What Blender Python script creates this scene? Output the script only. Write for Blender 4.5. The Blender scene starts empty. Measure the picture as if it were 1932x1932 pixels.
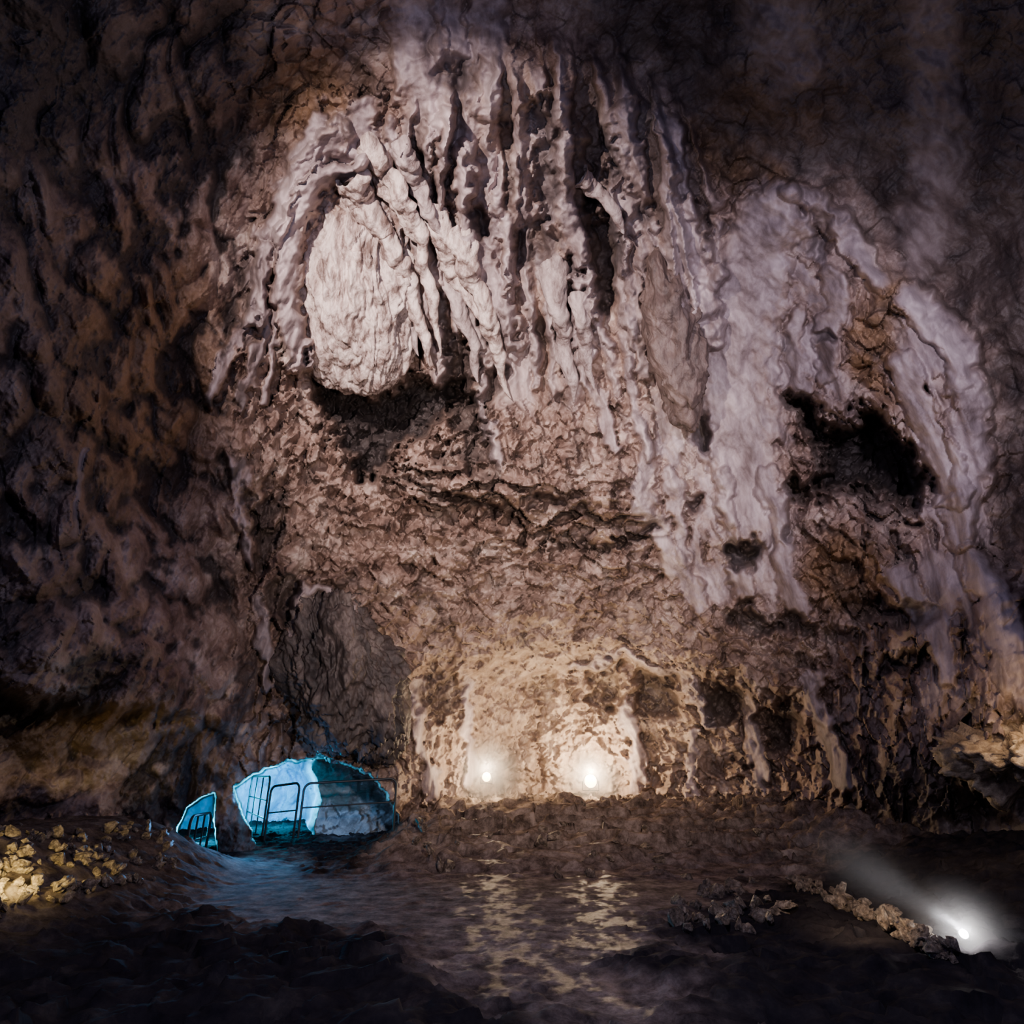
import bpy, math, random, bmesh
import numpy as np
from mathutils import Vector
random.seed(7); rng=np.random.default_rng(7)
S=bpy.context.scene
COL=S.collection
# ------------------------------------------------------------------ camera
F=1151.0; PITCH=math.radians(22.8); EYE=np.array([0,0,1.6])
cd=bpy.data.cameras.new("camera"); cam=bpy.data.objects.new("camera",cd); COL.objects.link(cam)
cd.sensor_width=36; cd.lens=36*F/1932; cd.clip_end=200; cd.clip_start=0.05
cam.location=EYE; cam.rotation_euler=(math.pi/2+PITCH,0,0); S.camera=cam
cp,sp=math.cos(PITCH),math.sin(PITCH)
def dirs(px,py):
    a=(np.asarray(px,float)-966)/F; b=(966-np.asarray(py,float))/F
    d=np.stack([a,cp-sp*b,sp+cp*b],-1)
    return d/np.linalg.norm(d,axis=-1,keepdims=True)
def P(px,py,r): 
    return EYE+dirs(px,py)*np.asarray(r,float)[...,None]
def PZ(px,py,r): return P(px,py,np.array(float(r)))
def FP(px,py,z=0.0):
    d=dirs(px,py); t=(z-1.6)/d[2]; return EYE+d*t
# ------------------------------------------------------------------ noise
def h3(i,j,k,s):
    n=(i.astype(np.int64)*374761393+j.astype(np.int64)*668265263+k.astype(np.int64)*2147483647+s*1274126177)&0xffffffff
    n=((n^(n>>13))*1274126177)&0xffffffff
    n=((n^(n>>15))*2246822519)&0xffffffff
    return (n^(n>>16))&0xffffffff
def vnoise(p,s=0):
    f=np.floor(p); t=p-f; i=f.astype(np.int64); u=t*t*t*(t*(t*6-15)+10)
    out=np.zeros(len(p))
    for dx in (0,1):
        for dy in (0,1):
            for dz in (0,1):
                h=h3(i[:,0]+dx,i[:,1]+dy,i[:,2]+dz,s)
                gx=((h&1023)/511.5-1); gy=(((h>>10)&1023)/511.5-1); gz=(((h>>20)&1023)/511.5-1)
                w=(u[:,0] if dx else 1-u[:,0])*(u[:,1] if dy else 1-u[:,1])*(u[:,2] if dz else 1-u[:,2])
                out+=w*(gx*(t[:,0]-dx)+gy*(t[:,1]-dy)+gz*(t[:,2]-dz))
    return out*1.6
def fbm(p,o=4,s=0,g=0.5):
    a=1;r=np.zeros(len(p))
    for k in range(o):
        r+=a*vnoise(p,s+k*17); p=p*2.03+11.7; a*=g
    return r
def worley(p,s=0,facet=False):
    f=np.floor(p); i=f.astype(np.int64); d1=np.full(len(p),9.); d2=np.full(len(p),9.); cid=np.zeros(len(p),np.int64); vec=np.zeros_like(p)
    for dx in (-1,0,1):
        for dy in (-1,0,1):
            for dz in (-1,0,1):
                h=h3(i[:,0]+dx,i[:,1]+dy,i[:,2]+dz,s)
                q=np.stack([f[:,0]+dx+(h&1023)/1023.,f[:,1]+dy+((h>>10)&1023)/1023.,f[:,2]+dz+((h>>20)&1023)/1023.],1)-p
                d=(q**2).sum(1)
                m=d<d1; d2=np.where(m,d1,np.minimum(d2,d)); d1=np.where(m,d,d1); cid=np.where(m,h,cid)
                if facet: vec=np.where(m[:,None],q,vec)
    d1=np.sqrt(d1); d2=np.sqrt(d2); c=((cid>>5)&4095)/4095.
    if not facet: return d1,d2,c
    h=h3(cid&0xffff,cid>>16,cid&0xff,s+99)
    g=np.stack([(h&1023)/511.5-1,((h>>10)&1023)/511.5-1,((h>>20)&1023)/511.5-1],1)
    return d1,d2,(g*vec).sum(1)*1.1+(c-.5)*.55     # tilted chips
def ss(a,b,x):
    t=np.clip((x-a)/(b-a),0,1); return t*t*(3-2*t)
def sdpoly(x,y,poly):
    n=len(poly); d=np.full(x.shape,1e9); ins=np.zeros(x.shape,bool)
    for a in range(n):
        x0,y0=poly[a]; x1,y1=poly[(a+1)%n]
        ex,ey=x1-x0,y1-y0; t=np.clip(((x-x0)*ex+(y-y0)*ey)/(ex*ex+ey*ey+1e-9),0,1)
        d=np.minimum(d,(x-x0-t*ex)**2+(y-y0-t*ey)**2)
        c=((y0>y)!=(y1>y))&(x<(x1-x0)*(y-y0)/((y1-y0) if y1!=y0 else 1e-9)+x0); ins^=c
    d=np.sqrt(d); return np.where(ins,d,-d)     # + inside
def dline(x,y,pts):
    d=np.full(x.shape,1e9)
    for (x0,y0),(x1,y1) in zip(pts[:-1],pts[1:]):
        ex,ey=x1-x0,y1-y0; t=np.clip(((x-x0)*ex+(y-y0)*ey)/(ex*ex+ey*ey),0,1)
        d=np.minimum(d,(x-x0-t*ex)**2+(y-y0-t*ey)**2)
    return np.sqrt(d)
def ell(x,y,cx,cy,rx,ry,rot=0):
    c,s=math.cos(math.radians(rot)),math.sin(math.radians(rot))
    u=((x-cx)*c+(y-cy)*s)/rx; v=(-(x-cx)*s+(y-cy)*c)/ry
    return np.sqrt(u*u+v*v)
# ------------------------------------------------------------------ base cavern radius
CP=np.array([(-700,-600,11),(-700,600,8),(-700,1300,9),(-700,1800,10),(0,0,11),(0,600,10),(0,1100,10.3),(0,1450,11.8),(0,1780,13),
(300,0,12.5),(300,400,13),(300,800,13),(300,1200,12.6),(300,1450,13.6),(330,1680,14),(480,300,15),(480,700,15.3),(500,1000,15.3),(520,1300,15.6),(520,1600,16),
(600,-600,11),(900,-100,14),(900,200,15.5),(700,500,17),(950,500,17),(950,800,17.2),(950,950,16.6),(950,1060,17.2),(1000,1180,18.0),(1000,1300,19.6),(1000,1420,20.6),(1000,1700,20.8),
(750,1300,17),(750,1500,17),(750,1750,16.8),(1250,200,15.5),(1300,600,16.5),(1300,900,16.8),(1420,1200,17.1),(1470,1450,18.0),(1470,1700,17.8),
(1600,300,15),(1600,700,15.5),(1600,1100,15.5),(1700,1450,14.6),(1700,1780,14.2),(1932,0,14),(1932,600,14),(1932,1200,13),(1932,1750,12.5),
(2600,-600,11),(2600,600,11),(2600,1800,10),(1400,-600,12)],float)
def tps(d2): return np.where(d2>0,0.5*d2*np.log(d2+1e-12),0)
_X=CP[:,:2]/1000; n=len(_X)
_K=tps(((_X[:,None]-_X[None])**2).sum(-1))+np.eye(n)*0.004
_A=np.block([[_K,np.c_[np.ones(n),_X]],[np.c_[np.ones(n),_X].T,np.zeros((3,3))]])
_W=np.linalg.solve(_A,np.r_[CP[:,2],0,0,0])
def R0(px,py):
    x=np.asarray(px,float)/1000; y=np.asarray(py,float)/1000
    o=_W[n]+_W[n+1]*x+_W[n+2]*y
    for k in range(n): o=o+_W[k]*tps((x-_X[k,0])**2+(y-_X[k,1])**2)
    return o
# ------------------------------------------------------------------ cavern surface
HOLE1=[(334,1665),(334,1560),(350,1525),(378,1506),(404,1500),(402,1545),(410,1600),(398,1665)]
HOLE2=[(440,1486),(466,1470),(500,1450),(545,1436),(600,1429),(650,1438),(695,1462),(726,1500),(752,1540),(764,1600),(600,1620),(490,1620),(474,1565),(450,1525)]
WHITEW=[(580,1380),(770,1380),(810,1640),(566,1640),(590,1520)]
FLOW_RIDGES=[([(775,-60),(785,120),(815,240)],46,.4),([(830,-60),(850,90)],34,.3),([(900,-60),(925,60),(940,190)],34,.35),([(835,220),(860,330),(900,480),(950,600),(960,640)],22,.55),
([(1050,190),(1080,330),(1085,450),(1105,590)],30,.7),([(1185,235),(1230,330),(1300,460),(1325,600)],44,.7),([(1250,230),(1320,380)],30,.3),
([(1450,410),(1400,550),(1390,750),(1420,950)],66,.5),([(1500,370),(1550,380),(1600,440),(1650,520)],26,.35),([(1720,560),(1800,650),(1835,760),(1825,900),(1810,1000)],34,.4),
([(1715,700),(1760,800),(1800,930)],26,.35),([(1215,800),(1222,950),(1260,1050),(1320,1130)],22,.35),([(1455,900),(1475,1040),(1505,1150)],22,.35),
([(1360,900),(1380,1000),(1400,1130)],16,.3),([(1500,600),(1510,740)],22,.25),([(1270,900),(1290,1060)],14,.25),([(1570,520),(1560,700)],18,.25),
([(475,590),(440,680),(400,760)],12,.3),([(640,240),(570,320),(510,440),(480,590)],20,.5),([(500,460),(490,640),(465,760)],10,.25),([(440,860),(455,960),(462,1060)],13,.3),([(490,1140),(500,1290)],14,.25),([(520,600),(500,760)],8,.2),
([(160,850),(150,910),(130,1000)],8,.12),([(1850,1060),(1900,1200),(1960,1330)],44,.3),([(1690,1080),(1760,1180),(1790,1280)],24,.2),
([(562,690),(545,600),(540,480),(560,400),(610,335),(680,310)],22,.85),([(700,200),(660,250),(700,310)],26,.3),([(600,230),(560,290)],20,.2),([(960,300),(950,430),(960,540)],18,.55),([(880,280),(880,380)],18,.45),
([(740,240),(780,330),(830,420)],16,.45),([(800,240),(840,340),(860,460)],12,.4),([(1000,600),(1010,720)],10,.4),
([(1140,300),(1160,420),(1200,560),(1215,700)],16,.5),([(1545,1290),(1560,1400),(1600,1480)],18,.3),([(1190,1330),(1205,1500)],16,.4),([(1310,1290),(1345,1370)],10,.4),
([(870,1290),(885,1400),(880,1480)],12,.25),([(1420,1330),(1430,1480)],14,.4),([(1090,1260),(1180,1235),(1290,1280),(1340,1370)],9,.3),([(1300,1380),(1310,1500)],10,.3),([(790,1290),(785,1400),(815,1490)],13,.3),
([(950,470),(960,580),(970,680)],10,.3),([(1135,560),(1150,640)],12,.3),([(545,1200),(560,1130),(610,1105),(660,1130),(715,1230)],9,.3),
([(1090,640),(1120,740),(1150,840)],14,.35),([(900,720),(925,800),(940,870)],11,.3),([(1180,690),(1205,780),(1225,870)],12,.3)]
FLOWP=[[(1170,220),(1260,225),(1330,400),(1400,375),(1500,360),(1580,400),(1640,490),(1580,560),(1590,700),(1640,790),(1500,750),(1470,900),(1510,1150),(1400,1120),(1320,1140),(1220,1010),(1190,800),(1240,700),(1200,560),(1180,400)],
 [(560,260),(660,200),(780,230),(900,300),(960,560),(960,640),(900,640),(760,420),(640,340),(560,420),(500,640),(450,620),(500,380)],
 [(1700,600),(1790,590),(1850,720),(1850,1000),(1800,1060),(1740,940),(1700,800)],[(760,-60),(940,-60),(960,200),(1250,220),(1190,560),(1000,560),(860,420),(780,240)],
 [(1700,1040),(1800,1040),(1960,1250),(1960,1340),(1760,1330)]]
OCHRE=[(1400,310,170,60,35),(1650,660,60,110,-20),(1690,560,60,50,0),(560,170,120,100,0),(240,700,200,300,0),(1480,180,160,100,0),(1600,1080,90,90,0),(1360,700,20,90,0),(120,1350,160,60,0),(860,170,60,50,0)]
CAV=[([(575,690),(690,745),(780,705),(850,725),(880,752),(810,800),(750,850),(705,900),(640,850)],1.9,18,.97),
([(1490,762),(1530,752),(1550,775),(1570,800),(1600,785),(1640,768),(1695,815),(1730,880),(1748,942),(1690,945),(1640,925),(1600,905),(1530,925),(1500,925),(1545,880),(1560,850),(1540,815)],2.8,22,.97),
([(1120,375),(1172,400),(1188,500),(1145,575),(1108,500)],.8,16,.7),([(1012,180),(1048,200),(1050,400),(1030,420),(1008,320)],.7,14,.6),([(1128,220),(1150,240),(1180,340),(1150,345)],.5,12,.6),
([(965,430),(1010,420),(1050,450),(1040,500),(985,490)],.5,14,.6),
([(845,640),(880,640),(900,720),(925,860),(880,900),(850,800)],.8,14,.8),([(470,930),(510,900),(540,960),(500,1100),(470,1090)],.6,20,.8),
([(1060,470),(1090,560),(1085,700),(1060,620)],.8,14,.7),([(500,1080),(560,1100),(550,1180),(500,1150)],.5,14,.7),
([(545,1200),(590,1140),(640,1140),(700,1220),(735,1330),(775,1440),(700,1440),(640,1410),(565,1400),(530,1300)],0,40,.6)]
CAVE=[(1400,1040,28,26,1.5,.9),(900,412,24,20,.6,.7),(1215,402,18,28,.5,.6),(1325,815,22,35,.7,.7),(820,1305,38,50,.9,.5),(1142,1290,32,36,1.0,.5),(1250,1308,40,42,1.2,.62),(1368,1322,42,36,1.4,.72),(1482,1356,38,48,1.2,.7),
(1020,1295,36,26,.5,.2),(1550,440,22,40,.5,.5),(865,140,50,30,.4,.5),(1330,850,16,14,.5,.6),(1700,1160,60,24,.5,.7),(1640,1150,50,20,.5,.6),
(830,860,20,16,.5,.6),(1020,640,22,30,.5,.5),(1250,560,22,44,.5,.6),(1560,640,14,10,.3,.5),(1600,1080,30,14,.5,.6),(1700,1250,40,16,.5,.6),(1490,660,14,18,.2,.4),(1310,960,14,18,.4,.6),(930,640,16,40,.5,.6),
(1590,1190,40,14,.4,.6),(1480,1000,12,16,.3,.5)]
CREV=[([(760,902),(850,945),(930,972)],9,.5,.7),([(1010,950),(1060,955),(1120,962)],10,.5,.7),([(1030,1008),(1130,1035),(1230,1003)],9,.5,.7),([(1390,1165),(1460,1180),(1550,1186)],12,.6,.8),
([(1540,930),(1640,935),(1730,990)],6,.3,.5),([(1560,990),(1620,1040)],6,.3,.5),([(930,690),(915,800),(930,900)],10,.5,.7),([(820,560),(850,700)],10,.5,.7),([(690,420),(760,520),(795,650)],8,.5,.6),([(520,1120),(560,1180)],10,.3,.6)]
DOME=[(560,230),(700,120),(1000,60),(1250,180),(1350,300),(1560,360),(1700,520),(1850,700),(1880,1000),(1960,1250),(1900,1500),(1500,1560),(700,1560),(560,1300),(430,1000),(400,760),(500,500)]
SMOKE=[[(1690,-60),(1780,-60),(1820,200),(1790,420),(1730,560),(1700,420),(1730,200)],[(1380,-60),(1520,-60),(1560,120),(1480,200)]]
def cavern(px,py):
    r=R0(px,py); B=P(px,py,r)
    wx=px+ 18*fbm(B*0.9,3,5)+9*fbm(B*3.5,2,6,.5); wy=py+18*fbm(B*0.9,3,9)+9*fbm(B*3.5,2,8,.5)
    flow=np.zeros(len(px)); ochre=np.zeros(len(px)); dark=np.zeros(len(px)); off=np.zeros(len(px))
    vst=fbm(B*np.array([2.2,2.2,.55]),3,33,.5); vs2=fbm(B*np.array([3.2,3.2,.3]),4,36,.6); rag=fbm(B*1.9,4,37,.6)
    for pl in FLOWP: flow=np.maximum(flow,ss(-35,40,sdpoly(wx,wy,pl)+26*vst+22*vs2))
    flow*=.30+.70*ss(-.28,.22,fbm(B*np.array([1.3,1.3,.30]),4,34,.6)+.03)
    flow*=1-.5*ss(.02,.4,vs2)
    for pl in SMOKE: flow=np.maximum(flow,.55*ss(-40,40,sdpoly(wx,wy,pl)+20*vst))
    for pts,w,h in FLOW_RIDGES:
        d=dline(wx,wy,pts)/w+.3*vst; flow=np.maximum(flow,ss(1.25,.4,d)*.95); off-=h*np.sqrt(np.clip(1-d*d/1.4,0,1))
    fan=(wx*.6+px*.4-900)/(wy*.6+900)
    rm=ss(1.12,.85,ell(wx,wy,1030,440,320,330)+.22*vnoise(np.stack([fan*30,wx*0+7,wx*0],1),41))
    rib=1-np.abs(vnoise(np.stack([fan*27+.14*vst,wy/650,wx*0],1),35))*2.4; rib=np.clip(rib,0,1)
    rib=np.sqrt(rib)
    off-=.70*rib*rm; flow=np.maximum(flow*(1-.7*rm*ss(.65,.2,rib)),rm*ss(.66,.92,rib)*.75)
    dark=np.maximum(dark,.6*rm*ss(.50,.08,rib))  # gaps between ribs painted dark, standing in for shade
    for (cx,cy,rx,ry,ro) in OCHRE: ochre=np.maximum(ochre,ss(1.25,.5,ell(wx,wy,cx,cy,rx,ry,ro)))
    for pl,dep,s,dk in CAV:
        w=ss(-s,s,sdpoly(wx,wy,pl)+20*rag); off+=dep*w; dark=np.maximum(dark,dk*w)  # hollows cut deeper and their shade painted into the colour
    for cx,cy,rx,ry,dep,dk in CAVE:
        w=ss(1.5,.35,ell(wx,wy,cx,cy,rx,ry)+.2*rag); off+=dep*w; dark=np.maximum(dark,dk*w)  # niches likewise get painted shade besides their depth
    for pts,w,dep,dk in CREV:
        q=ss(1.8,.2,dline(wx,wy,pts)/w+.5*rag); off+=dep*q; dark=np.maximum(dark,dk*q)  # crevice shadow painted in along each line
    sdd=sdpoly(wx,wy,DOME); dm=ss(-30,30,sdd); off-=.9*ss(-60,60,sdd); dms=ss(-90,60,sdd+40*rag)
    left=ss(520,420,wx); outr=(1-dm)*ss(900,1100,wx)
    brow=ss(700,820,wx)*ss(1330,1150,wx)*ss(700,900,wy)*ss(985+(wx-1000)*.1,930+(wx-1000)*.1,wy); off-=.9*brow
    lip=1220+7e-4*(wx-1080)**2
    off-=.9*ss(800,900,wx)*ss(1620,1500,wx)*ss(lip-190,lip-20,wy)*ss(lip+44,lip-14,wy)
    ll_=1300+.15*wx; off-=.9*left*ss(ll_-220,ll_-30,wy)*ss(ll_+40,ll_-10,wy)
    dark=np.maximum(dark,.25*left*ss(ll_-10,ll_+40,wy)*ss(ll_+160,ll_+60,wy))  # shade below the left ledge painted into the colour
    k=ss(860,980,wy)*ss(1650,1450,wx)*ss(520,640,wx)
    W1=np.stack([fbm(B*.9,2,51,.5),fbm(B*.9,2,52,.5),fbm(B*.9,2,53,.5)],1)*.4
    a1,b1,c1=worley((B+W1)*np.array([1,1,.62])*1.0,3)
    aL,bL,cL=worley((B+W1*1.2)*np.array([.95,.95,1.35]),7)
    a2,b2,f2=worley((B+W1*.5)*np.array([.8,.8,1.5])*1.9,4,True)
    a3,b3,f3=worley((B+W1*.5)*np.array([1,1,.5])*2.4,5,True)
    a4,b4,f4=worley((B+W1*.3)*np.array([1,1,.85])*5.2,6,True)
    rough=fbm(B*3.2,4,71,.6)
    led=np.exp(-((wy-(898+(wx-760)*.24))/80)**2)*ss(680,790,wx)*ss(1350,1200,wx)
    sz=B[:,2]*1.5+.7*fbm(B*.9,3,74)+.35*f2; saw=sz-np.floor(sz)
    up_=(1-.5*ss(700,560,wy)*(1-left))
    al=ss(1.9,.2,ell(wx,wy,1040,1390,260,210))
    sm_=(1-.85*left)*up_*(1-.8*outr)
    a1=a1*(1-left)+aL*left
    rock=(.30*(a1-.5)*(1+2.0*left)*(1-.92*outr)*(1-.9*al)+.46*f3*(1-k)*sm_+.46*f2*k*(1-.75*al)+.24*f4*sm_*(1-.5*al)+.05*rough)
    rock+=left*(.05*rough)+outr*.25*fbm(B*.8,3,77)+al*.24*fbm(B*np.array([1.6,1.6,.7]),4,78)
    rock+=(.08*k+.80*led)*(saw-.5)
    dark=np.maximum(dark,.8*led*ss(.6,.92,saw))  # undersides of the ledge steps painted dark as shade
    fl=.17*fbm(B*np.array([2.2,2.2,.30]),3,81,.45)+.10*fbm(B*1.2,2,83)
    w=ss(0,.55,flow)*.95
    w=np.maximum(w,.7*rm)
    big=.5*fbm(B*.28,2,91)
    off+=big+rock*(1-w)+fl*w
    dark=np.maximum(dark,.90*left*ss(.46,.68,a1+.18*rough))  # creases between left wall lumps painted dark like shadow
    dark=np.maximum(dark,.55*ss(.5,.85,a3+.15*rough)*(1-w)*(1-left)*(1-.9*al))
    sd1=sdpoly(wx*.15+px*.85,wy*.15+py*.85,HOLE1)+3*rag; sd2=sdpoly(wx*.15+px*.85,wy*.15+py*.85,HOLE2)+5*rag
    h1=ss(-1.6,1.6,sd1); h2=ss(-1.6,1.6,sd2); sdm=np.maximum(sd1,sd2); inner=ss(1.5,4.5,sdm); ring=ss(-6,-1,sdm)*(1-inner)*.4  # ring: rim sides darkened in colour to hold back their glow
    ww=ss(-14,14,sdpoly(wx*.5+px*.5,py,WHITEW)+4*rag)
    hole=np.maximum(h1,h2)
    off=off*(1-hole)+hole*(.40*rock)
    dep=6.5*h1+ (7.5*(1-ww)+(2.4-.4*ss(580,740,px)+1.5*np.clip((1510-py)/70,-.3,1.2))*ww)*h2
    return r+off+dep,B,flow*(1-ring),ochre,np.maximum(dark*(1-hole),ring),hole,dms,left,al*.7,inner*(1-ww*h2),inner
xs=np.r_[np.arange(-700,-60,16),np.arange(-60,1992,2.5),np.arange(1992,2650,16)]
ys=np.r_[np.arange(-600,-60,16),np.arange(-60,1680,2.5),np.arange(1680,1790,10)]
NX,NY=len(xs),len(ys)
GX,GY=np.meshgrid(xs,ys); gx=GX.ravel(); gy=GY.ravel()
r,B,flow,ochre,dark,tun,dm,left,alc,deep,inner=cavern(gx,gy)
RG=r.reshape(NY,NX)
def RW(px,py,rad=0):
    i=int(np.argmin(abs(xs-px))); j=int(np.argmin(abs(ys-py)))
    if rad==0: return float(RG[j,i])
    return float(RG[max(0,j-rad):j+rad+1,max(0,i-rad):i+rad+1].min())
V=P(gx,gy,r)
G=V.reshape(NY,NX,3)
du=np.gradient(G,axis=1); dv=np.gradient(G,axis=0); N=np.cross(du,dv).reshape(-1,3); N/=np.linalg.norm(N,axis=1,keepdims=True)+1e-12
s=np.sign((N*(EYE-V)).sum(1)); N*=s[:,None]
# ------------------------------------------------------------------ materials
def newmat(name):
    m=bpy.data.materials.new(name); m.use_nodes=True; return m,m.node_tree.nodes,m.node_tree.links,m.node_tree.nodes["Principled BSDF"]
def mixc(nt,fac,a,b,mode='MIX'):
    x=nt.nodes.new("ShaderNodeMix"); x.data_type='RGBA'; x.blend_type=mode
    for sock,v in ((x.inputs[0],fac),(x.inputs[6],a),(x.inputs[7],b)):
        if isinstance(v,(int,float)): sock.default_value=v
        elif isinstance(v,tuple): sock.default_value=(*v,1)
        else: nt.links.new(v,sock)
    return x.outputs[2]
def attr(nt,nm):
    a=nt.nodes.new("ShaderNodeAttribute"); a.attribute_name=nm; return a.outputs["Fac"]
def madd(nt,a,m,c):
    x=nt.nodes.new("ShaderNodeMath"); x.operation='MULTIPLY_ADD'; x.inputs[1].default_value=m; x.inputs[2].default_value=c; nt.links.new(a,x.inputs[0]); return x.outputs[0]
def mapped(nt,stretch):
    tc=nt.nodes.new("ShaderNodeTexCoord"); mp=nt.nodes.new("ShaderNodeMapping"); nt.links.new(tc.outputs["Object"],mp.inputs[0])
    if stretch: mp.inputs["Scale"].default_value=stretch
    return mp.outputs[0]
def noise(nt,sc,det=6,stretch=None,rough=.6,dist=0):
    t=nt.nodes.new("ShaderNodeTexNoise"); t.inputs["Scale"].default_value=sc; t.inputs["Detail"].default_value=det; t.inputs["Roughness"].default_value=rough; t.inputs["Distortion"].default_value=dist
    nt.links.new(mapped(nt,stretch),t.inputs["Vector"]); return t.outputs["Fac"]
def ramp(nt,fac,stops):
    c=nt.nodes.new("ShaderNodeValToRGB"); nt.links.new(fac,c.inputs[0])
    while len(c.color_ramp.elements)<len(stops): c.color_ramp.elements.new(.5)
    for e,(p,col) in zip(c.color_ramp.elements,stops): e.position=p; e.color=(*col,1) if len(col)==3 else col
    return c.outputs[0]
def bump(nt,bsdf,parts):
    prev=None
    for h,st,d in parts:
        b=nt.nodes.new("ShaderNodeBump"); b.inputs["Distance"].default_value=d
        if isinstance(st,(int,float)): b.inputs["Strength"].default_value=st
        else: nt.links.new(st,b.inputs["Strength"])
        nt.links.new(h,b.inputs["Height"])
        if prev is not None: nt.links.new(prev,b.inputs["Normal"])
        prev=b.outputs[0]
    nt.links.new(prev,bsdf.inputs["Normal"])
cave,nn,ll,bs=newmat("cave_limestone"); nt=cave.node_tree
rockc=ramp(nt,noise(nt,1.3,7,rough=.66),[(.34,(.085,.053,.042)),(.46,(.235,.16,.13)),(.56,(.35,.26,.22)),(.70,(.54,.445,.39))])
flowc=ramp(nt,noise(nt,1.7,7,(1,1,.22),.66),[(.34,(.12,.092,.09)),(.46,(.26,.212,.217)),(.62,(.46,.388,.395))])
och=ramp(nt,noise(nt,2.2,6,rough=.66),[(.35,(.09,.050,.028)),(.6,(.29,.18,.105))])
alv=ramp(nt,noise(nt,2.0,7,(1,1,.5),.66),[(.35,(.12,.083,.060)),(.5,(.33,.25,.19)),(.66,(.56,.465,.37))])
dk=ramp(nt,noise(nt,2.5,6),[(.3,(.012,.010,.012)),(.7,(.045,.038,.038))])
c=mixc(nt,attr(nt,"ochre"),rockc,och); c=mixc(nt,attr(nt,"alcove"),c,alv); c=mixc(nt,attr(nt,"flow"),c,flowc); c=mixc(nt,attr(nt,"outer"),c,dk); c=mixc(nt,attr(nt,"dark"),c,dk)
tc_=mixc(nt,attr(nt,"deep"),ramp(nt,noise(nt,2.4,7,None,.68),[(.36,(.09,.11,.13)),(.6,(.26,.30,.34))]),ramp(nt,noise(nt,2.2,6),[(.36,(.008,.34,.52)),(.58,(.015,.62,.88))]))  # cyan and blue light painted into the tunnel rock colour
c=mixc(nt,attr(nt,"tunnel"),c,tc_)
ll.new(c,bs.inputs["Base Color"]); bs.inputs["Roughness"].default_value=.6; bs.inputs["Specular IOR Level"].default_value=.3
bump(nt,bs,[(noise(nt,11,4,(1,1,.8),.6),madd(nt,attr(nt,"flow"),-.25,.4),.06)])
# ------------------------------------------------------------------ split cavern shell in structure parts
outer=np.clip((1-dm)*ss(940,1200,gx)*.80*ss(1500,1300,gy)*(1-.6*flow)*(1-.35*ochre)+ss(1500,1700,gx)*ss(1380,1480,gy)*.7+ss(330,20,gx)*.55*ss(1500,1350,gy)+ss(600,420,gx)*ss(460,120,gy)*.7,0,1)  # light falloff towards sides and ceiling painted in as dark colour
fx=(gx.reshape(NY,NX)[:-1,:-1]+4).ravel(); fy=(gy.reshape(NY,NX)[:-1,:-1]).ravel()
idx=np.arange(NX*NY).reshape(NY,NX)
quads=np.stack([idx[:-1,:-1],idx[:-1,1:],idx[1:,1:],idx[1:,:-1]],-1).reshape(-1,4)[:,::-1]
LP=[(-900,-900),(640,-900),(600,200),(500,450),(430,760),(430,1000),(480,1300),(330,1440),(330,1500),(330,1900),(-900,1900)]
CPL=[(500,-900),(2700,-900),(2700,500),(1900,600),(1560,330),(1250,190),(1000,90),(700,120),(610,210)]
RP=[(1580,1450),(1900,1250),(1880,1000),(1860,700),(1560,330),(1900,500),(2700,500),(2700,1900),(1560,1900)]
cls=np.zeros(len(quads),int)
cls[sdpoly(fx,fy,RP)>0]=3; cls[sdpoly(fx,fy,CPL)>0]=2; cls[sdpoly(fx,fy,LP)>0]=1; cls[(tun[quads].mean(1)>.5)]=4
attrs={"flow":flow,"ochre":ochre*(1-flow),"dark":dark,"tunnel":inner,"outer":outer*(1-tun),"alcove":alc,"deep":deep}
def makemesh(name,verts,faces,mat,at=None,nrm=None,smooth=True):
    me=bpy.data.meshes.new(name); me.vertices.add(len(verts)); me.vertices.foreach_set("co",np.asarray(verts,np.float32).ravel())
    k=faces.shape[1]; me.loops.add(faces.size); me.loops.foreach_set("vertex_index",faces.ravel().astype(np.int32))
    me.polygons.add(len(faces)); me.polygons.foreach_set("loop_start",np.arange(0,faces.size,k,dtype=np.int32))
    me.polygons.foreach_set("loop_total",np.full(len(faces),k,np.int32))
    me.update(calc_edges=True); me.validate()
    if smooth: me.polygons.foreach_set("use_smooth",np.ones(len(me.polygons),bool))
    for a,v in (at or {}).items():
        x=me.attributes.new(a,'FLOAT','POINT'); x.data.foreach_set("value",v.astype(np.float32))
    if nrm is not None: me.normals_split_custom_set_from_vertices(nrm.tolist())
    me.materials.append(mat); o=bpy.data.objects.new(name,me); COL.objects.link(o); return o
def setup(o,label,cat,kind=None,group=None):
    o["label"]=label; o["category"]=cat
    if kind: o["kind"]=kind
    if group: o["group"]=group
for cid,nm,lab in ((0,"wall_back","tall domed limestone cave wall with pale flowstone streaks"),(1,"wall_left","dark brown lumpy cave wall beside the dome"),(2,"ceiling","dark shadowed cave ceiling above the dome"),(3,"wall_right","dark smooth cave wall beyond the flowstone"),(4,"wall_tunnel","tunnel wall with cyan light painted into its colour")):
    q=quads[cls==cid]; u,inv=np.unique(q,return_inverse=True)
    o=makemesh(nm,V[u],inv.reshape(q.shape),cave,{k:v[u] for k,v in attrs.items()},N[u]); setup(o,lab,"cave wall" if cid!=2 else "cave ceiling","structure")
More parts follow.
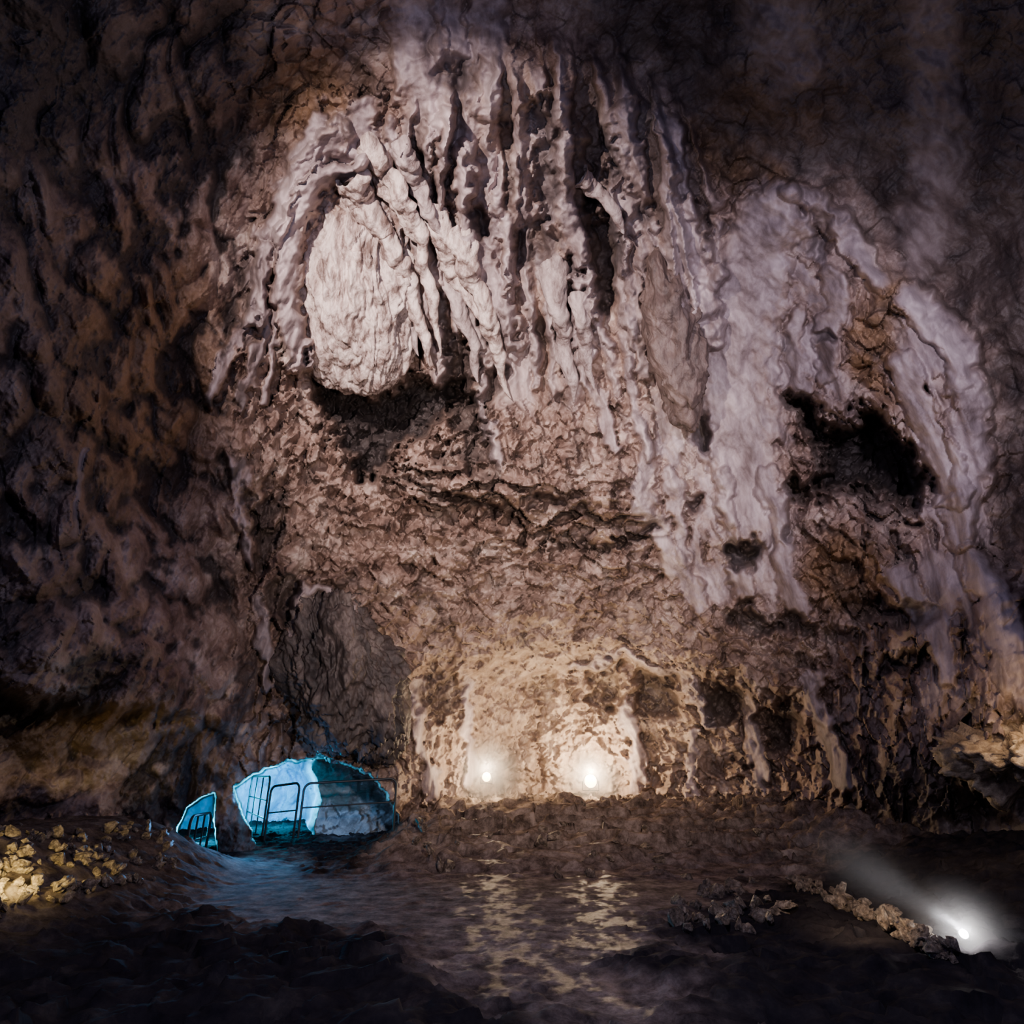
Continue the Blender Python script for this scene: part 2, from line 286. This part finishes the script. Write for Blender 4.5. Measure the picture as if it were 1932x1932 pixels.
# ------------------------------------------------------------------ floor
def sdw(x,y,pts,z=0):
    w=[tuple(FP(a,b)[:2]) for a,b in pts]; return sdpoly(x,y,w)
PATH=[(395,1640),(500,1600),(620,1650),(760,1620),(900,1580),(1150,1580),(1400,1600),(1500,1650),(1400,1690),(1230,1770),(1240,1850),(1330,1960),(1050,1960),(900,1850),(720,1765),(350,1745),(330,1700)]
TRICK=[[(925,1600),(935,1680),(960,1780),(985,1850)],[(1118,1600),(1130,1680),(1145,1780),(1160,1870)]]
def fz(x,y):
    p=np.stack([x,y,np.zeros_like(x)],1)
    nz=fbm(p*1.0,4,3,.6)
    path=ss(-.6,.6,sdw(x,y,PATH)+.7*nz)
    far=ss(10.8,13.2,y+.8*nz)*ss(-3.4,-2,x)
    z=ss(11.2,18.5,y)*.80*ss(-3.4,-1.6,x)
    st=(y-12.0)*.8+.6*fbm(p*.8,3,21); stf=st-np.floor(st); z=z+far*.26*(ss(.0,.25,stf)-stf)*ss(18,17,y)
    z=z+ss(3.5,9,x-(y-6)*.12)*1.0*ss(3,8,y)
    a,b,c=worley(p*3.2+.3*fbm(p*2,2,15)[:,None],12,True)
    a5,b5,c5=worley(p*np.array([1.2,2.2,1])+.4*fbm(p*1.5,3,16)[:,None],17,True)
    bank=ss(-4.0,-5.2,x)*ss(5.5,7,y)*ss(13.5,11.5,y)
    rough=.03*fbm(p*.7,3,11)+.07*c+.03*fbm(p*4,4,13,.62)
    fore=ss(9.5,8,y)
    z=z+rough*(1-path*.88)*(1-.5*bank)+far*.16*c5+.03*(1-path)*(1-far)+.08*(1-path)*fore*ss(-.1,.5,fbm(p*.6,3,19)+.25)
    z=z+ss(-4.0,-6.4,x)*.85*ss(4.5,8,y)*ss(13.5,11,y)
    wet=np.zeros_like(x)
    for tr in TRICK:
        w_=[tuple(FP(a_,b_)[:2]) for a_,b_ in tr]; wet=np.maximum(wet,ss(.42,.0,dline(x,y,w_)+.6*fbm(p*np.array([4.0,2.4,1]),5,23,.75)))
    return z,path,np.maximum(far,bank*.45),wet
fxs=np.linspace(-13,15,860); fys=np.r_[np.linspace(-3,3,30)[:-1],np.linspace(3,28,860)]
FX,FY=np.meshgrid(fxs,fys); zf,path,far,wet=fz(FX.ravel(),FY.ravel())
ix=np.arange(FX.size).reshape(FX.shape); fq=np.stack([ix[:-1,:-1],ix[:-1,1:],ix[1:,1:],ix[1:,:-1]],-1).reshape(-1,4)
flm,nn,ll,bs=newmat("wet_cave_ground"); nt=flm.node_tree
shaded_soil=ramp(nt,noise(nt,3,8,rough=.7),[(.3,(.008,.007,.010)),(.55,(.024,.021,.023)),(.8,(.065,.055,.05))])  # off-path ground painted near black for the mounds' shadowed sides
pth=ramp(nt,noise(nt,3.0,9,rough=.78),[(.38,(.055,.042,.037)),(.5,(.155,.12,.104)),(.62,(.29,.235,.205))])
slo=ramp(nt,noise(nt,3.0,9,rough=.78),[(.38,(.06,.044,.034)),(.5,(.18,.135,.105)),(.62,(.34,.27,.22))])
cc=mixc(nt,attr(nt,"path"),shaded_soil,pth); ll.new(mixc(nt,attr(nt,"slope"),cc,slo),bs.inputs["Base Color"])
r2=mixc(nt,attr(nt,"wet"),(.9,.9,.9),(.48,.48,.48)); ll.new(r2,bs.inputs["Roughness"])
ll.new(madd(nt,attr(nt,"wet"),.11,.02),bs.inputs["Specular IOR Level"])
bump(nt,bs,[(noise(nt,30,5,None,.75),.7,.014)])
o=makemesh("floor",np.stack([FX.ravel(),FY.ravel(),zf],1),fq,flm,{"path":path,"slope":far,"wet":wet*ss(-.2,.2,path-.3)}); setup(o,"damp uneven cave floor with a trodden wet path","cave floor","structure")
ZF=zf.reshape(FX.shape)
def groundz(x,y):
    i=int(np.clip(np.searchsorted(fxs,x),0,len(fxs)-1)); j=int(np.clip(np.searchsorted(fys,y),0,len(fys)-1)); return float(ZF[j,i])
def GP(px,py):
    d=dirs(px,py)
    for t in np.arange(3,26,.04):
        p=EYE+d*t
        if p[2]<=groundz(p[0],p[1]): return p
    return EYE+d*20
# ------------------------------------------------------------------ formation material
def stone(name,stops,sc=2.2,st=(1,1,.3),b1=.6):
    m,nn,ll,bs=newmat(name); nt=m.node_tree
    ll.new(ramp(nt,noise(nt,sc,8,st,.72),stops),bs.inputs["Base Color"]); bs.inputs["Roughness"].default_value=.55
    bump(nt,bs,[(noise(nt,9,6,st,.65),b1,.08)]); return m
pale=stone("pale_flowstone",[(.40,(.13,.09,.078)),(.48,(.38,.30,.275)),(.58,(.64,.55,.51))],3.6,(1,1,.14))
drap=stone("drapery_flowstone",[(.38,(.13,.095,.09)),(.48,(.29,.235,.23)),(.60,(.45,.38,.37))],2.8)
brown=stone("brown_pendant",[(.35,(.05,.034,.03)),(.55,(.14,.10,.088)),(.72,(.25,.195,.18))])
darkst=stone("dark_wet_stone",[(.36,(.024,.020,.020)),(.50,(.07,.056,.052)),(.64,(.18,.145,.13))],1.8,(1,1,.5),.5)
rubble=stone("rubble_stone",[(.38,(.05,.036,.025)),(.5,(.18,.135,.095)),(.64,(.44,.36,.26))],2.2,(1,1,1))
def ico(sub):
    bm=bmesh.new(); bmesh.ops.create_icosphere(bm,subdivisions=sub,radius=1); v=np.array([x.co[:] for x in bm.verts]); f=np.array([[a.index for a in g.verts] for g in bm.faces]); bm.free(); return v,f
def basis(px,py):
    d=dirs(px,py); rt=np.cross(d,[0,0,1]); rt/=np.linalg.norm(rt); up=np.cross(rt,d); return rt,up,-d
# egg-shaped hanging flowstone
v,f=ico(7); rt,up,tw=basis(670,545); d0=float(R0(670,545))
cen=P(668,535,np.array(d0-.80)); 
x,y,z=v.T
w=1.0+.16*(-y)-.18*np.clip(y,0,1)**2
rad=np.stack([x*1.54*w- y*.24,y*2.6,z*1.45*w],1)
loc=cen+rad[:,[0]]*rt+rad[:,[1]]*up+rad[:,[2]]*tw
nrm=v[:,[0]]*rt+v[:,[1]]*up+v[:,[2]]*tw
th=np.arctan2(x,z)+.16*vnoise(v*2.2,27)+.05*vnoise(v*6,28)+.10*y
fold=np.abs(vnoise(np.stack([th*9,y*2.0,y*0],1),24)); fold2=np.abs(vnoise(np.stack([th*3.2,y*1.1,y*0+3],1),30))
fold3=np.abs(vnoise(np.stack([th*20,y*5,y*0+3],1),33))
env=np.sqrt(np.clip(1-y*y,0,1))
disp=env*(.24*(.25-fold)+.34*(.25-fold2)+.12*(.25-fold3))+.14*fbm(loc*.9,3,23)+.06*fbm(loc*np.array([4,4,2.5]),4,25,.6)
disp+=.30*np.clip(y+.05,0,1)*worley(loc*np.array([2.0,2.0,1.1]),26,True)[2]
loc=loc+nrm*disp[:,None]
o=makemesh("hanging_flowstone",loc-cen,f,pale); o.location=cen; setup(o,"bulging egg-shaped pale flowstone mass hanging from the cave wall","rock formation")
# dark tongue pendant
v,f=ico(6); rt,up,tw=basis(1272,650); cen=P(1272,650,np.array((RW(1272,600,8)+RW(1272,700,8))/2-.05))
x,y,z=v.T; w=1-.3*np.clip(y,0,1)-.15*np.clip(-y,0,1)
loc=cen+(x*.60*w-.12*y)[:,None]*rt+(y*2.0)[:,None]*up+(z*.75)[:,None]*tw
nrm=v[:,[0]]*rt+v[:,[1]]*up+v[:,[2]]*tw
loc=loc+nrm*(.20*fbm(loc*np.array([2,2,.8]),4,31,.5)+.12*worley(loc*np.array([2,2,1]),37,True)[2])[:,None]
o=makemesh("rock_pendant",loc-cen,f,brown); o.location=cen; setup(o,"brown tongue-shaped rock pendant hanging among flowstone","rock formation")
# dark rounded rock mass above the tunnel
v,f=ico(7); rt,up,tw=basis(640,1280); cen=PZ(645,1262,(RW(610,1230,10)+RW(680,1330,10))/2+.40)
x,y,z=v.T; w=1+.30*np.clip(-y,0,1)-.30*np.clip(y,0,1)
loc=cen+(x*1.30*w-.60*y)[:,None]*rt+(y*1.95)[:,None]*up+(z*1.45)[:,None]*tw
nrm=v[:,[0]]*rt+v[:,[1]]*up+v[:,[2]]*tw
th=np.arctan2(x,z)+.2*vnoise(v*2.0,127)+.06*vnoise(v*6,128)
fa=np.abs(vnoise(np.stack([th*3.0,y*.9,y*0+5],1),124)); fb=np.abs(vnoise(np.stack([th*8,y*2.5,y*0+8],1),125))
loc=loc+nrm*(.30*fbm(loc*np.array([1.0,1.0,.6]),5,131,.6)+.3*(.25-fa)+.14*(.25-fb)+.12*worley(loc*np.array([1.6,1.6,1.1]),137,True)[2]+.06*worley(loc*np.array([4,4,2.6]),138,True)[2])[:,None]
o=makemesh("rock_mass",loc-cen,f,darkst); o.location=cen; setup(o,"large dark rounded rock mass bulging from the wall above the tunnel","rock formation")
# drapery stalactites
ST=[([(655,325),(690,395),(725,440),(765,520),(790,600),(815,695)],15),([(710,300),(745,380),(770,430),(802,465)],12),([(690,270),(740,340),(790,430),(800,500),(822,600),(830,675)],11),
([(760,280),(800,380),(834,455)],12),([(820,400),(850,500),(885,570),(928,618)],14),([(850,500),(870,600),(890,640),(903,725)],11),([(860,440),(910,570),(935,650),(945,700),(964,755)],14),
([(1040,500),(1062,640),(1085,765)],14),([(1085,330),(1140,370),(1182,445)],10),([(755,520),(778,620),(792,675)],8),([(1090,560),(1105,660),(1120,740)],10)]
for k,(pts,wd) in enumerate(ST):
    pts=np.array(pts,float); t=np.r_[0,np.cumsum(np.linalg.norm(np.diff(pts,axis=0),axis=1))]; L=t[-1]
    m=max(60,int(L/2)); tt=np.linspace(0,L,m); cx=np.interp(tt,t,pts[:,0]); cy=np.interp(tt,t,pts[:,1])
    def sm(a,kk=6): return np.convolve(np.r_[[a[0]]*kk,a,[a[-1]]*kk],np.ones(2*kk+1)/(2*kk+1),'valid')
    cx=sm(cx);cy=sm(cy)+0; cx=cx+3*np.sin(tt/17+k)
    u=tt/L
    rb=np.array([min(RW(a,b,5),float(R0(a,b))-.2) for a,b in zip(cx,cy)]); rb=sm(rb,14)+.04-.22*u+.3*(1-np.clip(u*4,0,1))
    if k in (0,2,9): rb=rb-.30*np.clip(u*3,0,1)
    cen=P(cx,cy,rb)
    rm=wd*rb/F*(1.5-1.0*u)*np.clip((1-u)*5,0.02,1)**.6
    rm=rm*(1+.08*np.sin(u*L/24+k)+.05*np.sin(u*L/9+2*k))
    nr=36; th=np.linspace(0,2*np.pi,nr,endpoint=False)
    T=np.gradient(cen,axis=0); T/=np.linalg.norm(T,axis=1,keepdims=True); dd=dirs(cx,cy); A=np.cross(T,dd); A/=np.linalg.norm(A,axis=1,keepdims=True); Bn=np.cross(A,T)
    vv=cen[:,None]+rm[:,None,None]*(1.1*np.cos(th)[None,:,None]*A[:,None]+1.1*np.sin(th)[None,:,None]*Bn[:,None])
    vv=vv.reshape(-1,3); c3=np.repeat(cen,nr,0); nd=vv-c3; vv=vv+nd*(.4*fbm(vv*np.array([4,4,1.0]),3,40+k,.5))[:,None]
    I=np.arange(m*nr).reshape(m,nr); Q=np.stack([I[:-1],np.roll(I,-1,1)[:-1],np.roll(I,-1,1)[1:],I[1:]],-1).reshape(-1,4)
    o=makemesh("stalactite",vv-cen[0],Q,pale if k in (0,2,6,4,1) else drap); o.location=cen[0]
    setup(o,"pale wavy flowstone stalactite draped down the cave wall","stalactite",group="drapery stalactites on the dome")
# ------------------------------------------------------------------ rocks
rb=[]
for k in range(9):
    v,f=ico(4); sc=np.array([1,random.uniform(.6,1),random.uniform(.45,.8)])
    a,b,c_=worley(v*1.3+k*7,60+k,True); q=v*sc*(1+.55*c_[:,None]+.18*fbm(v*1.5+k*3,4,62,.6)[:,None])
    for _ in range(10):
        nv=rng.normal(size=3); nv/=np.linalg.norm(nv); dd=q@nv; lim=.5*dd.max()+.05; q=q-np.clip(dd-lim,0,9)[:,None]*nv*.97
    o=makemesh("rock",q,f,rubble); rb.append(o.data); bpy.data.objects.remove(o)
def rock(x,y,s,label,group,sink=.1):
    zz=groundz(x,y)
    d=np.array([x,y,zz])-EYE; rr_=np.linalg.norm(d); c_=d[1]*cp+d[2]*sp; px=966+F*d[0]/c_; py=966-F*(-d[1]*sp+d[2]*cp)/c_
    if not(-30<px<1960 and py<1960) or rr_>RW(px,py,3)-.1: return None
    o=bpy.data.objects.new("rock",random.choice(rb)); COL.objects.link(o)
    o.location=(x,y,zz+s*sink); o.scale=(s*random.uniform(.7,1.4),s*random.uniform(.7,1.3),s*random.uniform(.7,1.4)); o.rotation_euler=(random.uniform(-.8,.8),random.uniform(-.8,.8),random.uniform(0,6.28))
    setup(o,label,"rock",group=group); return o
for _ in range(150):
    px=random.uniform(-20,330); t=px/300; py=random.uniform(1560,1735-70*t); p=GP(px,py); rock(p[0],p[1],.04+.07*random.random()**1.5,"jagged yellowish rubble stone on the lit bank","rubble on the lit bank",.5)
for k in range(80):
    t=random.random(); px=1512+t*288+random.uniform(-14,14); py=1664+t*150+random.uniform(-10,10)
    p=GP(px,py); rock(p[0],p[1],(.05+.09*random.random()**1.5)*(1-.15*t),"angular brown kerb stone edging the path","kerb stones",.3)
for k in range(34):
    p=GP(random.uniform(1270,1485),random.uniform(1680,1760)); rock(p[0],p[1],random.uniform(.06,.17),"rounded brown stone in a heap beside the path","stone heap")
for k in range(32):
    p=GP(random.uniform(780,1450),random.uniform(1515,1670)); rock(p[0],p[1],random.uniform(.05,.17),"wet brown rubble stone on the slope below the floodlights","rubble on the slope",.05)
# lit ledge boulder
v,f=ico(6); cen=PZ(1998,1428,RW(1930,1430,10)+.55)
sc=np.array([1.45,1.0,.50]); q=v*sc; q=q+v*(.26*fbm(q*1.4+3,4,65,.5)+.22*worley(q*2.6,66,True)[2]+.12*worley(q*6,67,True)[2])[:,None]
o=makemesh("boulder",q,f,rubble); o.location=cen; setup(o,"large jagged boulder ledge lit warm from above","boulder")
# ------------------------------------------------------------------ railings
metal,nn,ll,bs=newmat("dark_metal"); bs.inputs["Base Color"].default_value=(.03,.035,.04,1); bs.inputs["Metallic"].default_value=.5; bs.inputs["Roughness"].default_value=.45
nt=metal.node_tree; bump(nt,bs,[(noise(nt,40,3),.1,.002)])
def tube(name,pts,rad,parent=None,mat=metal):
    cu=bpy.data.curves.new(name,'CURVE'); cu.dimensions='3D'; cu.bevel_depth=rad; cu.bevel_resolution=3
    s_=cu.splines.new('POLY'); s_.points.add(len(pts)-1)
    for a,p in zip(s_.points,pts): a.co=(*p,1)
    tmp=bpy.data.objects.new("t",cu); COL.objects.link(tmp); dg=bpy.context.evaluated_depsgraph_get(); me=bpy.data.meshes.new_from_object(tmp.evaluated_get(dg))
    bpy.data.objects.remove(tmp); me.name=name; me.materials.clear(); me.materials.append(mat)
    o=bpy.data.objects.new(name,me); COL.objects.link(o)
    for p in me.polygons: p.use_smooth=True
    if parent: o.parent=parent
    return o
def railing(p0,p1,h=1.1,posts=2,mids=(.5,),label="dark metal tube railing with rounded corners at the tunnel"):
    p0=np.array(p0);p1=np.array(p1); e=bpy.data.objects.new("railing",None); e.location=p0; COL.objects.link(e); setup(e,label,"railing",group="tunnel railings")
    d=p1-p0; L=np.linalg.norm(d); u=d/L; r=.15
    pts=[np.zeros(3),np.array([0,0,h-r])]+[u*(r-r*math.cos(a))+np.array([0,0,h-r+r*math.sin(a)]) for a in np.linspace(.2,math.pi/2,6)]
    end=[d-u*(r-r*math.cos(a))+np.array([0,0,h-r+r*math.sin(a)]) for a in np.linspace(math.pi/2,.2,6)]+[d+np.array([0,0,h-r]),d]
    tube("frame",[tuple(x) for x in pts+end],.026,e)
    for m in mids: tube("rail",[(0,0,h*m),tuple(d+np.array([0,0,h*m]))],.016,e)
    for k in range(1,posts): tube("post",[tuple(d*k/posts),tuple(d*k/posts+np.array([0,0,h]))],.018,e)
railing(PZ(562,1582,15.6),PZ(742,1568,15.6),1.08,1,(.55,))
railing(PZ(553,1582,16.2),PZ(498,1586,17.0),1.14,1,(.5,))
railing(PZ(494,1580,17.8),PZ(462,1560,21.5),1.35,3,(.3,.6))
railing(PZ(343,1640,14.0),PZ(384,1624,15.0),.85,3,(.5,))
# ------------------------------------------------------------------ lamps
def emis(name,col,st):
    m,nn,ll,bs=newmat(name); bs.inputs["Base Color"].default_value=(*col,1); bs.inputs["Emission Color"].default_value=(*col,1); bs.inputs["Emission Strength"].default_value=st; return m
warm=emis("warm_lamp_glass",(1,.66,.32),22); cool=emis("cool_lamp_glass",(1,.96,.95),50)
def hazemat(name,sc,dens):
    hz=bpy.data.materials.new(name); hz.use_nodes=True; hn=hz.node_tree; hn.nodes.clear()
    ho=hn.nodes.new("ShaderNodeOutputMaterial"); hv=hn.nodes.new("ShaderNodeVolumeScatter"); hn.links.new(hv.outputs[0],ho.inputs["Volume"])
    tc=hn.nodes.new("ShaderNodeTexCoord"); mp=hn.nodes.new("ShaderNodeMapping"); mp.inputs["Scale"].default_value=[1/a for a in sc]; hn.links.new(tc.outputs["Object"],mp.inputs[0])
    g=hn.nodes.new("ShaderNodeTexGradient"); g.gradient_type='QUADRATIC_SPHERE'; hn.links.new(mp.outputs[0],g.inputs[0])
    mm=hn.nodes.new("ShaderNodeMath"); mm.operation='MULTIPLY'; mm.inputs[1].default_value=dens; hn.links.new(g.outputs["Fac"],mm.inputs[0]); hn.links.new(mm.outputs[0],hv.inputs["Density"]); return hz
def aim(o,t): o.rotation_euler=(Vector(t)-o.location).to_track_quat('-Z','Y').to_euler()
def flood(loc,target,s,lens,label,name="floodlight",haze=1.3,dens=.6,beam=None):
    e=bpy.data.objects.new(name,None); e.location=loc; COL.objects.link(e); setup(e,label,"floodlight",group="cave floodlights")
    dq=(Vector(target)-Vector(loc)).to_track_quat('Z','Y')
    bm=bmesh.new(); bmesh.ops.create_cone(bm,cap_ends=True,segments=32,radius1=s*.7,radius2=s,depth=s*1.1); 
    top=[f for f in bm.faces if f.normal.z>.9][0]; bmesh.ops.inset_region(bm,faces=[top],thickness=s*.12); bmesh.ops.translate(bm,verts=top.verts,vec=(0,0,-s*.2))
    me=bpy.data.meshes.new("housing"); bm.to_mesh(me); bm.free(); me.materials.append(metal); h=bpy.data.objects.new("housing",me); COL.objects.link(h); h.parent=e; h.rotation_euler=dq.to_euler()
    bm=bmesh.new(); bmesh.ops.create_uvsphere(bm,u_segments=32,v_segments=12,radius=s*.86); 
    for v_ in bm.verts: v_.co.z=v_.co.z*.35+s*.42
    me=bpy.data.meshes.new("lens"); bm.to_mesh(me); bm.free(); me.materials.append(lens); h=bpy.data.objects.new("lens",me); COL.objects.link(h); h.parent=e; h.rotation_euler=dq.to_euler()
    tube("bracket",[(-s*1.15,0,0),(-s*1.15,0,-s*1.2),(s*1.15,0,-s*1.2),(s*1.15,0,0)],s*.07,e)
    v,f=ico(3); hb=makemesh("haze",v*haze,f,hazemat("halo_haze",(haze,)*3,dens)); hb.parent=e  # scattering ball added around the lamp to make its halo
    if beam is not None:
        sc=(.6,.6,2.9); hb=makemesh("haze",v*np.array(sc),f,hazemat("beam_haze",sc,.14)); hb.parent=e  # second scattering volume added to make the beam show
        q=Vector(beam).to_track_quat('Z','Y'); hb.rotation_euler=q.to_euler(); hb.location=Vector(beam).normalized()*1.9
    return e
def light(kind,loc,power,col,rad=.1,target=None,size=90,blend=.6):
    l=bpy.data.lights.new("light",kind); l.energy=power; l.color=col; l.shadow_soft_size=rad
    if kind=='SPOT': l.spot_size=math.radians(size); l.spot_blend=blend
    o=bpy.data.objects.new("light",l); o.location=loc; COL.objects.link(o)
    if target is not None: aim(o,target)
    return o
WARM=(1,.74,.47)
for px,py,pw,sz_ in ((918,1466,230,.13),(1114,1474,560,.20)):
    rr_=RW(px,py,6)-.8; p=PZ(px,py,rr_); print("lamp",p,groundz(p[0],p[1]))
    flood(p,(p[0]*.3,0,2.2),sz_,warm,"small warm floodlight glowing at the foot of the alcove wall")
    light('POINT',p+np.array([0,-.15,.25]),pw,WARM,.10)
    light('SPOT',p+np.array([0,-3.0,-.1]),460,WARM,.1,PZ(px+40,1240,18),130,1)  # extra unseen spot ahead of the lamp, added to light the wall
p=GP(1824,1790); p[2]+=.11
bd=GP(1440,1600)+np.array([0,0,.8])-p; print("spot",p,bd)
flood(p,(p[0]-1.5,2,2.2),.042,cool,"small bright white spotlight on the ground beside kerb stones","spotlight",.55,1.3,tuple(bd))
light('POINT',p+np.array([-.03,-.09,.05]),15,(1,.95,.95),.03)
light('SPOT',p+np.array([-.03,-.06,.05]),560,(.95,.93,1),.03,tuple(p+bd),22,1)
p2=GP(1540,1800); light('SPOT',p2+np.array([0,-.4,1.0]),150,(1,.72,.45),.05,tuple(GP(1660,1735)),70,1)  # added unseen spot to warm the kerb stones
# key lights and added fills
light('SPOT',(-3.8,1.0,8.0),14800,(1,.79,.74),.08,PZ(940,730,17),66,1)
light('SPOT',(3.5,1.0,5),4000,(.94,.80,.93),.15,PZ(1480,760,15),60,1)
light('SPOT',(1.5,3,3.0),4700,(1,.79,.69),.15,PZ(960,1080,17),80,1)  # added unseen wide fill for the middle of the wall
light('POINT',(0.5,2.5,6.0),620,(.78,.74,1),.4)  # added unseen all-round fill
p2=GP(-30,1735)+np.array([0,-.1,.35]); light('SPOT',p2,220,(1,.76,.28),.06,PZ(150,1610,10.8),72,.9)
p2=GP(30,1690); light('POINT',p2+np.array([0,0,.25]),6,(1,.74,.2),.05)
light('POINT',PZ(1925,1350,RW(1930,1430,10)-1.1),50,(1,.68,.38),.1)
# cyan tunnel
CY=(.0,.58,1)
light('POINT',PZ(505,1500,20.4),820,CY,.3); light('POINT',PZ(372,1560,17.0),420,CY,.2)
light('POINT',PZ(650,1540,17.3),30,(.26,.55,1),.2)
light('SPOT',PZ(480,1500,15.3),640,(.06,.40,1),.3,tuple(GP(430,1700)),80,1)  # unseen blue spot added to spill light on the path
light('POINT',PZ(560,1500,14.7),24,(.12,.42,1),.3)  # unseen blue light added to brighten the arch rim
# ------------------------------------------------------------------ world
w=bpy.data.worlds.new("world"); S.world=w; w.use_nodes=True; w.node_tree.nodes["Background"].inputs[0].default_value=(.22,.23,.70,1); w.node_tree.nodes["Background"].inputs[1].default_value=.30
